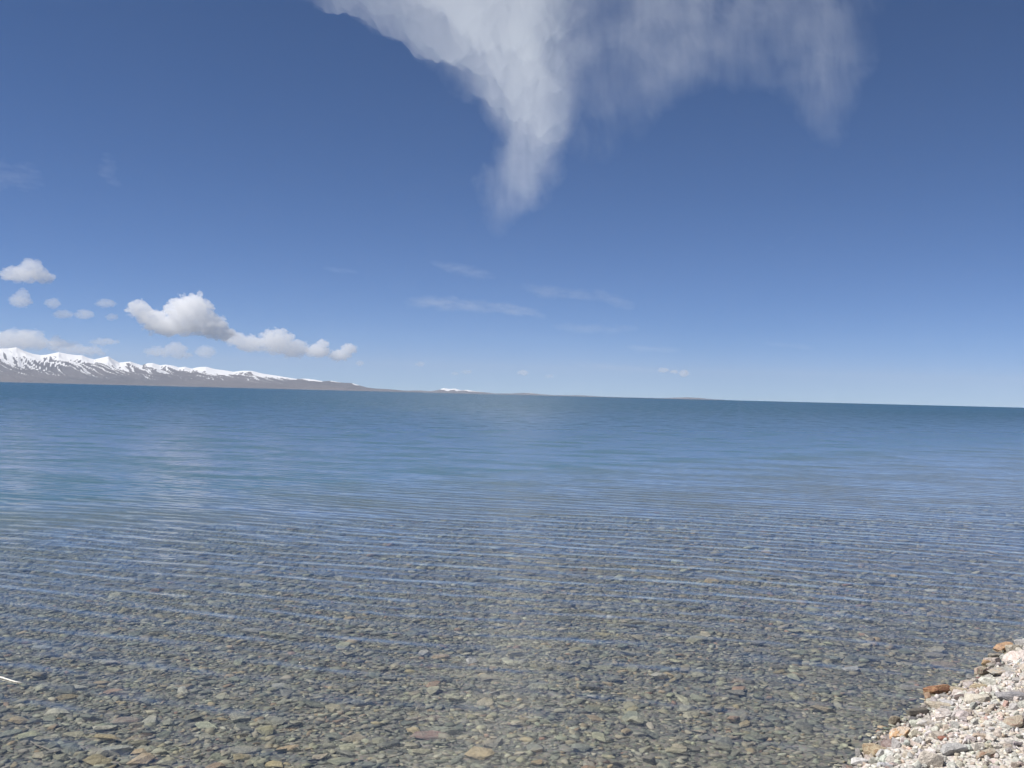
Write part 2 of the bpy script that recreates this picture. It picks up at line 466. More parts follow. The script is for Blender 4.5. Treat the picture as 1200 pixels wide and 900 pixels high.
def cumulus(label, blobs, seed, D=None, od=0.085, key='cumulus', deep=1.0, group='puffy clouds low over the mountains', billow=1.0):
    od = od * 0.75
    if max(b[2] for b in blobs) < 16: billow = 1.5 * billow
    D = D or 122000.0 + 15000.0 * math.sin(seed * 1.1)
    r = max(max(b[2], b[3]) for b in blobs)
    u0 = min(b[0] - b[2] for b in blobs) - 8; u1 = max(b[0] + b[2] for b in blobs) + 8
    v0 = min(b[1] - b[3] for b in blobs) - 8; v1 = max(b[1] + b[3] for b in blobs) + 8
    step = 0.65 if r > 9 else 0.45
    u = np.arange(u0, u1, step)[None, :]; v = np.arange(v0, v1, step)[:, None]
    u = u + 0 * v; v = v + 0 * u
    k = 1.0 / max(4.0, 0.30 * r)
    wu = u + 0.22 * r * fbm(u * k, v * k, 6, seed, 0.66); wv = v + 0.22 * r * fbm(u * k, v * k, 6, seed + 7, 0.66)
    H = np.full(u.shape, -1.0)
    Dp = np.zeros(u.shape)
    above = np.zeros(u.shape, bool)
    for (cx, cy, rx, ry) in blobs:
        h = 1 - ((wu - cx) / rx) ** 2 - ((wv - cy) / np.where(wv > cy, ry * 0.85, ry)) ** 2
        Dp = np.maximum(Dp, np.sqrt(np.clip(h, 0, None)) * min(rx, ry * 1.6))
        above = np.where(h > H, wv < cy + 0.2 * ry, above)
        H = np.maximum(H, h)
    bil = fbm(u * k * 1.5, v * k * 1.5, 6, seed + 3, 0.74)
    puff = 1 - np.abs(fbm(u * k * 1.1, v * k * 1.1, 4, seed + 13, 0.6)) * 1.8          # rounded heads with creases between
    edge = H + 1.0 * billow * bil
    T = 2.0 * deep * (0.75 * Dp + 0.18 * r * np.clip(edge, 0, 1)) * np.where(above, sstep(-0.05, 0.42, edge), sstep(-0.2, 0.9, edge)) * np.clip(0.70 + 0.40 * puff + 0.5 * billow * bil, 0.1, 2) - 0.2
    belly = 0.30 * r * fbm(u * k * 1.3, v * k * 1.3, 4, seed + 31)
    mat = cloud_mat(key, od / (D / F_PX), (0.9995, 0.9995, 0.9995), -0.1)
    o = cloud_body('cumulus_cloud', T, u0, v0, step, D, mat, belly)
    return tag(o, label, 'cloud', group)

cumulus('largest billowing white cumulus cloud above the snowy mountains', [(163, 364, 15, 14), (180, 375, 20, 13), (222, 366, 30, 22), (228, 353, 16, 11), (205, 383, 42, 15), (243, 382, 26, 16), (262, 392, 18, 10)], 101)
cumulus('small white cloud with a ragged top, highest at the left edge', [(30, 322, 30, 12), (37, 313, 13, 10), (52, 326, 14, 8), (14, 325, 13, 7)], 110, od=0.06, key='cumulus_soft')
cumulus('little puff of cloud just beneath the ragged cloud at the left edge', [(24, 353, 14, 10), (27, 345, 8, 7)], 120, od=0.06, key='cumulus_soft')
cumulus('broken chain of small puffs between the left edge and the largest cumulus', [(62, 356, 10, 7), (74, 369, 13, 6), (99, 369, 12, 7)], 130, od=0.06, key='cumulus_soft')
cumulus('faint little cloud scrap just left of the largest cumulus', [(124, 356, 13, 6), (131, 372, 8, 5)], 140, od=0.045, key='cumulus_faint')
cumulus('flat pale cloud bank lying on the leftmost snow peaks', [(22, 400, 36, 15), (62, 404, 30, 8), (-25, 402, 40, 16)], 150, od=0.045, key='cumulus_faint')
cumulus('thin flat cloud sliver over the peaks left of the largest cumulus', [(122, 401, 20, 5)], 160, od=0.045, key='cumulus_faint')
cumulus('low hazy cloud bank along the ridge under the thin sliver', [(95, 412, 32, 8)], 165, od=0.045, key='cumulus_faint')
cumulus('low pair of puffs beneath the largest cumulus', [(188, 413, 22, 7), (206, 409, 14, 9), (212, 416, 16, 6)], 170, D=102000.0, od=0.06, key='cumulus_soft')
cumulus('single round puff beneath the right end of the largest cumulus', [(241, 413, 13, 9)], 175, D=104000.0, od=0.06, key='cumulus_soft')
cumulus('hazy cumulus between the largest cloud and the bright cloud to its right', [(276, 398, 16, 10), (294, 404, 20, 12), (324, 402, 24, 18), (344, 410, 20, 13)], 180, od=0.07, key='cumulus_soft2')
cumulus('bright lumpy cloud at the right end of the row over the mountains', [(372, 412, 16, 10), (378, 404, 9, 7), (398, 417, 15, 8), (409, 410, 11, 8)], 190, od=0.075)
cumulus('tiny scrap of cloud just right of the bright lumpy cloud', [(422, 426, 6, 4)], 195, od=0.06, key='cumulus_soft', billow=0.6)
cumulus('tiny double puff of cloud low over the open horizon, rightmost of all', [(802, 438, 7, 5), (790, 436, 6, 3), (777, 434, 8, 3.4)], 200, D=140000.0, od=0.09, group='tiny clouds far out over the horizon', key='cumulus_tiny')
cumulus('tiny puff of cloud over the middle of the horizon, brightest of its row', [(613, 437, 8, 4)], 205, D=140000.0, od=0.07, group='tiny clouds far out over the horizon', key='cumulus_tiny2')
cumulus('tiny elongated cloud over the far snow peaks, left of the middle puff', [(547, 436, 8, 3.2), (533, 438, 5, 2.6)], 206, D=140000.0, od=0.05, group='tiny clouds far out over the horizon', key='cumulus_tiny3')
cumulus('tiny faint puff of cloud just right of the middle puff', [(644, 441, 7, 3)], 207, D=140000.0, od=0.035, group='tiny clouds far out over the horizon', key='cumulus_tiny4')
cumulus('tiny faint cloud speck above the end of the mountain range', [(492, 427, 7, 3.6)], 208, D=140000.0, od=0.045, group='tiny clouds far out over the horizon', key='cumulus_tiny3')

def cirrus(name, label, u0, u1, v0, v1, fn, od, key, step=2.0, alt=9000.0, sigma=1.6e-4, group='high thin clouds', seed=0):
    """a nearly level sheet of ice cloud at its height above the lake, a few hundred metres thick"""
    u = np.arange(u0, u1, step)[None, :]; v = np.arange(v0, v1, step)[:, None]
    u = u + 0 * v; v = v + 0 * u
    T = fn(u, v) * od                                     # optical thickness as seen from the shore
    T = T - 0.02
    pos = T > 0
    for _ in range(3):                                    # no stray crumbs
        q = np.pad(pos, 1).astype(int)
        pos = pos & (sum(q[1 + a:1 + a + pos.shape[0], 1 + b:1 + b + pos.shape[1]] for a in (-1, 0, 1) for b in (-1, 0, 1)) >= 6)
    pos[0, :] = pos[-1, :] = False; pos[:, 0] = pos[:, -1] = False
    n, m = T.shape
    cell = pos[:-1, :-1] | pos[1:, :-1] | pos[:-1, 1:] | pos[1:, 1:]
    used = np.zeros_like(pos)
    for a in (slice(0, -1), slice(1, None)):
        for b in (slice(0, -1), slice(1, None)):
            used[a, b] |= cell
    R, Uu, Fw = np.array(RIGHT), np.array(UP), np.array(FWD)
    d = (u - 600)[..., None] * R + (450 - v)[..., None] * Uu + F_PX * Fw
    d /= np.linalg.norm(d, axis=-1, keepdims=True)
    P = d * (alt / d[..., 2])[..., None]
    t = np.where(pos, T * d[..., 2] / sigma, 0.0)
    mid = 0.04 * alt * fbm(u / 120, v / 120, 3, 300 + seed)
    top, bot = P.copy(), P.copy()
    top[..., 2] += mid + t / 2; bot[..., 2] += mid - t / 2
    it = -np.ones((n, m), int); it[used] = np.arange(used.sum())
    ib = it.copy(); ib[pos] = used.sum() + np.arange(pos.sum())
    W = np.concatenate([top[used], bot[pos]])
    c = W.mean(0); c[2] = W[:, 2].min()
    I, J = np.where(cell)
    f = np.stack([it[I, J], it[I + 1, J], it[I + 1, J + 1], it[I, J + 1]], -1)
    b = np.stack([ib[I, J], ib[I, J + 1], ib[I + 1, J + 1], ib[I + 1, J]], -1)
    rim = np.concatenate([~pos[used], np.zeros(pos.sum(), bool)])
    o = mesh_obj(name, W - c, shell_faces(f, b, rim)[:, ::-1], cloud_mat(key, sigma, (0.99, 0.99, 0.99), 0.0))
    o.location = Vector(c) + CAM
    return tag(o, label, 'cloud', group)

def plume(u, v):
    wu = u + 26 * fbm(u / 60, v / 70, 5, 401, 0.6); wv = v + 22 * fbm(u / 50, v / 80, 5, 402, 0.6)
    vs = [-330, -200, -100, 0, 25, 45, 70, 100, 135, 165, 195, 220, 245, 275]
    L = np.interp(wv, vs, [35, 145, 230, 304, 362, 422, 470, 500, 534, 558, 538, 530, 533, 528])
    Rr = np.interp(wv, vs, [745, 770, 775, 770, 758, 748, 738, 724, 710, 698, 684, 680, 668, 630])
    wid = np.interp(wv, vs, [160, 150, 135, 120, 115, 108, 100, 86, 68, 52, 44, 44, 44, 44])
    m = sstep(0, 1, (wu - L) / wid) * sstep(0, 1, (Rr - wu) / (wid * 1.35))
    fan = u - 0.45 * (v - 120) * sstep(600, 440, u) + 16 * fbm(u / 60, v / 60, 4, 411)
    st1 = fbm(fan / 30, v / 85, 4, 403, 0.5)
    st2 = fbm(fan / 10, v / 50, 3, 404, 0.5)
    pt = fbm(u / 60 + 0.5 * st1, v / 55, 5, 405, 0.6)
    core = np.exp(-((u - np.interp(v, [-100, 0, 60, 150, 250], [560, 590, 620, 640, 612])) / np.interp(v, [-100, 0, 100, 200], [160, 115, 62, 45])) ** 2)
    fall = np.interp(v, [-330, -200, 0, 60, 120, 160, 190, 225, 255, 290], [0, 0.8, 1.0, 1.0, 0.85, 0.52, 0.36, 0.34, 0.14, 0])
    return m ** 1.8 * fall * (0.30 + 0.95 * core) * np.clip(1.0 + 0.62 * st1 + 0.20 * st2 + 0.80 * pt, 0.02, 2.4)

def veil(u, v):
    wu = u + 26 * fbm(u / 80, v / 80, 5, 421, 0.6); wv = v + 26 * fbm(u / 80, v / 110, 5, 422, 0.6)
    us = [640, 690, 720, 760, 800, 830, 870, 910, 950, 975, 1000, 1025, 1050]
    bot = np.interp(wu, us, [240, 230, 205, 175, 145, 130, 125, 140, 190, 225, 210, 150, 60])
    m = sstep(0, 1, (bot - wv) / np.interp(wu, us, [120, 120, 110, 100, 90, 85, 85, 95, 120, 140, 140, 130, 110]))
    m = m * sstep(610, 720, wu) * sstep(1075, 940, wu) * sstep(-300, -60, v)
    fan = u - 0.15 * v + 18 * fbm(u / 70, v / 70, 4, 431)
    st1 = fbm(fan / 26, v / 90, 5, 423, 0.6)
    st2 = fbm(fan / 8, v / 50, 4, 424, 0.6)
    lobes = 0.45 + 0.55 * np.exp(-((u - 800) / 75) ** 2 - ((v - 40) / 80) ** 2) + 0.35 * np.exp(-((u - 970) / 36) ** 2 - ((v - 60) / 120) ** 2)
    return m * lobes * np.clip(0.9 + 0.6 * st1 + 0.16 * st2 + 0.75 * fbm(u / 80, v / 60, 4, 425, 0.6), 0.02, 2)

cirrus('cirrus_cloud', 'great white plume of streaky cloud tapering to a point mid sky', 40, 780, -330, 295, plume, 0.84, 'cirrus', seed=1)
cirrus('cirrus_cloud', 'thin grey-white cloud veil hanging at the top, right of the plume', 640, 1080, -300, 255, veil, 0.29, 'cirrus', alt=10500.0, seed=2)

def wisp(label, strokes, seed, od, D=None, group='faint cloud wisps across the lower sky'):
    u0 = min(min(s[0], s[2]) for s in strokes) - 30; u1 = max(max(s[0], s[2]) for s in strokes) + 30
    v0 = min(min(s[1], s[3]) - s[4] * 1.6 for s in strokes) - 8; v1 = max(max(s[1], s[3]) + s[4] * 1.6 for s in strokes) + 8
    def fn(u, v):
        out = 0 * u
        for (a, b, c, d, w) in strokes:
            L = max(math.hypot(c - a, d - b), 1)
            tx, ty = (c - a) / L, (d - b) / L
            wu = u + 12 * fbm(u / 40, v / 18, 4, seed); wv = v + 0.6 * w * fbm(u / 30, v / 14, 5, seed + 1, 0.6)
            tt = ((wu - a) * tx + (wv - b) * ty) / L
            dd = (wv - b) * tx - (wu - a) * ty
            out = np.maximum(out, np.exp(-(dd / (w * 0.8)) ** 2) * sstep(-0.15, 0.35, tt) * sstep(1.15, 0.55, tt))
        st = fbm(u / 26, (v - 0.10 * u) / 5, 5, seed + 5, 0.6)
        return np.clip(out * (0.75 + 0.9 * st) - 0.03, 0, 1)
    vm = sum((s[1] + s[3]) / 2 for s in strokes) / len(strokes); um = (u0 + u1) / 2
    elev = (446.3 + 0.025 * um - vm) / F_PX
    return cirrus('wispy_cloud', label, u0, u1, v0, v1, fn, od, 'cirrus', step=1.5, alt=min(9000.0, max(2600.0, 95000.0 * elev)), group=group, seed=seed)

wisp('whitest of the low wisps, a long streak left of mid sky', [(470, 352, 590, 362, 9), (560, 358, 645, 370, 6)], 500, 0.30)
wisp('thin streak slanting down at the right of the whitest wisp', [(610, 338, 710, 350, 7), (690, 345, 745, 358, 8)], 510, 0.20)
wisp('faint slanting streak between the great plume and the whitest wisp', [(500, 306, 585, 326, 8)], 520, 0.16)
wisp('faint level band of cloud under the low wisps', [(640, 383, 760, 386, 7)], 530, 0.13)
wisp('faint sloping band of cloud above the rightmost tiny double puff', [(655, 424, 785, 436, 5), (735, 406, 800, 412, 5)], 540, 0.14)
wisp('blurred smudge of thin cloud high at the left edge', [(-30, 205, 62, 206, 22)], 550, 0.09)
wisp('short upright smudge of thin cloud right of the left edge smudge', [(116, 182, 140, 222, 15)], 560, 0.08)
wisp('barely seen diagonal streak of cloud in the empty right sky', [(880, 300, 970, 262, 12)], 570, 0.03)
wisp('barely seen level streak low in the right sky', [(890, 402, 975, 409, 5)], 580, 0.08)
wisp('thin level streak above the bright lumpy cloud', [(375, 312, 425, 320, 4)], 590, 0.09)

# ------------------------------------------------------------------ stones
def hull_template(n, flat, seed, square=0.0):
    r = random.Random(seed)
    bm = bmesh.new()
    ax, ay = 1.0, r.uniform(0.5, 0.85)
    for _ in range(n):
        p = Vector((r.gauss(0, 1), r.gauss(0, 1), r.gauss(0, 1))).normalized()
        k = r.uniform(0.86, 1.0)
        q = [math.copysign(abs(c) ** (1 - square), c) * k for c in p]
        bm.verts.new((q[0] * ax, q[1] * ay, max(-0.9, min(0.8, q[2])) * flat))
    res = bmesh.ops.convex_hull(bm, input=bm.verts[:])
    junk = [g for g in res['geom_interior'] + res['geom_unused'] if isinstance(g, bmesh.types.BMVert)]
    bmesh.ops.delete(bm, geom=list(set(junk)), context='VERTS')
    bmesh.ops.triangulate(bm, faces=bm.faces[:])
    bmesh.ops.recalc_face_normals(bm, faces=bm.faces[:])
    bm.verts.index_update()
    V = np.array([v.co[:] for v in bm.verts]); Fc = np.array([[v.index for v in f.verts] for f in bm.faces])
    bm.free()
    return V, Fc

FLAT = [hull_template(14, random.Random(k).uniform(0.15, 0.30), 900 + k, 0.15) for k in range(16)]
CHUNK = [hull_template(15, random.Random(k).uniform(0.5, 0.85), 950 + k, 0.2) for k in range(14)]
def as_meshes(tpl, name):
    out = []
    for V, Fc in tpl:
        me = bpy.data.meshes.new(name)
        me.from_pydata(V.tolist(), [], Fc.tolist()); me.update()
        me.materials.append(mat_stone_each)
        out.append(me)
    return out
FLAT_ME, CHUNK_ME = as_meshes(FLAT, 'flat_stone'), as_meshes(CHUNK, 'chunky_stone')

BED_PAL = np.array([(0.20, 0.205, 0.185), (0.13, 0.14, 0.135), (0.27, 0.255, 0.20), (0.09, 0.10, 0.105), (0.33, 0.32, 0.27), (0.30, 0.23, 0.14), (0.22, 0.19, 0.13), (0.26, 0.15, 0.11), (0.40, 0.39, 0.34)])
BED_PAL = (0.68 * BED_PAL + 0.32 * np.array((0.20, 0.20, 0.165))) * np.array((1.22, 1.23, 1.11))
BED_W = np.array([0.24, 0.20, 0.18, 0.13, 0.09, 0.05, 0.06, 0.02, 0.03])
SHORE_PAL = np.array([(0.52, 0.51, 0.49), (0.44, 0.43, 0.41), (0.60, 0.585, 0.555), (0.47, 0.41, 0.33), (0.34, 0.32, 0.31), (0.50, 0.40, 0.34), (0.42, 0.29, 0.18), (0.36, 0.19, 0.13), (0.68, 0.66, 0.63)])
SHORE_PAL = (0.60 * SHORE_PAL + 0.40 * np.array((0.50, 0.48, 0.445))) * 0.96
SHORE_W = np.array([0.22, 0.17, 0.18, 0.13, 0.09, 0.10, 0.04, 0.02, 0.05])

def pick(pal, w, n):
    c = pal[rng.choice(len(pal), n, p=w / w.sum())]
    return np.clip(c * rng.uniform(0.78, 1.22, (n, 1)) * rng.uniform(0.95, 1.05, (n, 3)), 0.02, 0.8)

def scatter(n, xr, yr, keep, size_fn):
    x = rng.uniform(*xr, n); y = rng.uniform(*yr, n)
    k = keep(x, y)
    x, y = x[k], y[k]
    return x, y, size_fn(x, y)

def rot_mats(n, tilt):
    yaw = rng.uniform(0, 2 * np.pi, n); a = rng.normal(0, tilt, n); b = rng.normal(0, tilt, n)
    cy, sy, ca, sa, cb, sb = np.cos(yaw), np.sin(yaw), np.cos(a), np.sin(a), np.cos(b), np.sin(b)
    Z0 = np.zeros(n); O = np.ones(n)
    Rz = np.stack([cy, -sy, Z0, sy, cy, Z0, Z0, Z0, O], -1).reshape(n, 3, 3)
    Rx = np.stack([O, Z0, Z0, Z0, ca, -sa, Z0, sa, ca], -1).reshape(n, 3, 3)
    Ry = np.stack([cb, Z0, sb, Z0, O, Z0, -sb, Z0, cb], -1).reshape(n, 3, 3)
    return Rx @ Ry @ Rz

def stone_mass(name, parent, tpl, x, y, r, z, cols, tilt):
    M = rot_mats(len(x), tilt)
    which = rng.integers(0, len(tpl), len(x))
    Vs, Fs, Cs, off = [], [], [], 0
    for k, (V, Fc) in enumerate(tpl):
        i = np.where(which == k)[0]
        if not len(i): continue
        W = np.einsum('nij,vj->nvi', M[i], V) * r[i][:, None, None]
        W += np.stack([x[i], y[i], z[i]], -1)[:, None, :]
        nv = len(V)
        Vs.append(W.reshape(-1, 3))
        Fs.append((Fc[None] + (off + nv * np.arange(len(i)))[:, None, None]).reshape(-1, 3))
        Cs.append(np.repeat(np.c_[cols[i], np.ones(len(i))], nv, axis=0))
        off += nv * len(i)
    V, Fc, C = np.concatenate(Vs), np.concatenate(Fs), np.concatenate(Cs)
    me = bpy.data.meshes.new(name)
    me.vertices.add(len(V)); me.vertices.foreach_set('co', V.astype(np.float32).ravel())
    me.loops.add(Fc.size); me.loops.foreach_set('vertex_index', Fc.astype(np.int32).ravel())
    me.polygons.add(len(Fc)); me.polygons.foreach_set('loop_start', np.arange(0, Fc.size, 3, dtype=np.int32))
    me.update(calc_edges=True)
    a = me.attributes.new('stone_color', 'FLOAT_COLOR', 'POINT')
    a.data.foreach_set('color', C.astype(np.float32).ravel())
    me.materials.append(mat_stone_many)
    o = bpy.data.objects.new(name, me); COL.objects.link(o); o.parent = parent
    o['kind'] = 'stuff'
    return o

def stone_each(parent, meshes, x, y, r, z, cols, tilt):
    M = rot_mats(len(x), tilt)
    for i in range(len(x)):
        o = bpy.data.objects.new('stone', meshes[int(rng.integers(0, len(meshes)))])
        COL.objects.link(o); o.parent = parent
        m = Matrix(M[i].tolist()).to_4x4()
        o.matrix_world = Matrix.Translation((x[i], y[i], z[i])) @ m @ Matrix.Scale(r[i], 4)
        o.color = (*cols[i], 1.0)

def in_view(x, y, pad=0.6, fac=0.53):
    return np.abs(x) < fac * y + pad

# lake bed: the 300 that show largest are single parts, the rest one mass
def seen(x, y, r, u_lo=-5, u_hi=1205, v_hi=915):
    q = np.stack([x, y, ground(x, y) - CAM_Z], -1)
    d = q @ np.array(FWD)
    u = 600 + F_PX * (q @ np.array(RIGHT)) / d; v = 450 - F_PX * (q @ np.array(UP)) / d
    return (u > u_lo) & (u < u_hi) & (v < v_hi), r / d

x1, y1, r1 = scatter(100000, (-7, 9), (3.6, 11.0), lambda x, y: in_view(x, y) & (st(x, y)[0] > 0.02), lambda x, y: np.clip(rng.lognormal(math.log(0.0185), 0.55, len(x)), 0.008, 0.085))
x2, y2, r2 = scatter(22000, (-12, 14), (10.5, 20.0), lambda x, y: in_view(x, y) & (st(x, y)[0] > 0.02), lambda x, y: np.clip(rng.lognormal(math.log(0.038), 0.45, len(x)), 0.02, 0.12))
x, y, r = np.concatenate([x1, x2]), np.concatenate([y1, y2]), np.concatenate([r1, r2])
r = np.where(st(x, y)[0] < 0.35, np.minimum(r, 0.03), r)
vis, app = seen(x, y, r)
order = np.argsort(-np.where(vis, app, 0))
big, rest = order[:300], order[300:]
cols = pick(BED_PAL, BED_W, len(x))
zz = ground(x, y) + r * rng.uniform(0.02, 0.22, len(x))
cols[big] = np.clip(cols[big] * 1.15, 0, 0.45)
stone_each(lake_bed, FLAT_ME, x[big], y[big], r[big], zz[big] + 0.006, cols[big], 0.14)
stone_mass('bed_pebbles', lake_bed, FLAT, x[rest], y[rest], r[rest], zz[rest], cols[rest], 0.12)

# shore
x, y, r = scatter(52000, (-0.5, 7.0), (3.4, 10.5), lambda x, y: (st(x, y)[0] < 0.03) & (st(x, y)[0] > -3.2) & (x > 0.2 * y), lambda x, y: np.clip(rng.lognormal(math.log(0.015), 0.5, len(x)), 0.007, 0.06))
vis, app = seen(x, y, r, v_hi=905)
order = np.argsort(-np.where(vis, app, 0))
big, rest = order[:280], order[280:]
cols = pick(SHORE_PAL, SHORE_W, len(x))
zz = ground(x, y) + r * rng.uniform(0.1, 0.45, len(x))
wet = sstep(0.03, 0.0, zz - 0.012 * rng.normal(0, 1, len(x)))[:, None]       # soaked stones are darker
cols = cols * (1 - 0.5 * wet)
stone_each(shore, CHUNK_ME, x[big], y[big], r[big], zz[big], cols[big], 0.35)
stone_mass('shore_pebbles', shore, CHUNK, x[rest], y[rest], r[rest], zz[rest], cols[rest], 0.5)

# ------------------------------------------------------------------ rocks one can point at
def rock_mesh(seed, n=34, flat=0.6, square=0.25):
    V, Fc = hull_template(n, flat, seed, square)
    bm = bmesh.new()
    vs = [bm.verts.new(p) for p in V]
    for f in Fc: bm.faces.new([vs[i] for i in f])
    bmesh.ops.dissolve_limit(bm, angle_limit=math.radians(9), verts=bm.verts[:], edges=bm.edges[:])
    bmesh.ops.bevel(bm, geom=bm.edges[:], offset=0.035, segments=1, affect='EDGES', clamp_overlap=True)
    bmesh.ops.triangulate(bm, faces=bm.faces[:])
    me = bpy.data.meshes.new('rock')
    bm.to_mesh(me); bm.free()
    return me

def rock_mat(name, base, second, amount, scale=2.2, rough=0.85):
    q = NT(name)
    co = q.n('TexCoord').outputs['Object']
    n1 = q.n('TexNoise', Vector=co, Scale=scale, Detail=6.0, Roughness=0.6)
    n2 = q.n('TexNoise', Vector=co, Scale=scale * 5, Detail=4.0)
    f = q.mapr(n1.outputs['Fac'], 0.62 - amount * 0.4, 0.72 - amount * 0.4)
    c = q.mix(f, rgb(*base), rgb(*second))
    c = q.mix(0.4, c, q.n('CombineColor', i0=n2.outputs['Fac'], i1=n2.outputs['Fac'], i2=n2.outputs['Fac']), 'OVERLAY')
    b = q.n('Bump', Strength=0.6, Distance=0.06, Height=q.math('ADD', n1.outputs['Fac'], q.math('MULTIPLY', n2.outputs['Fac'], 0.5)))
    return q.surf(q.n('BsdfPrincipled', Base_Color=c, Roughness=rough, Normal=b))

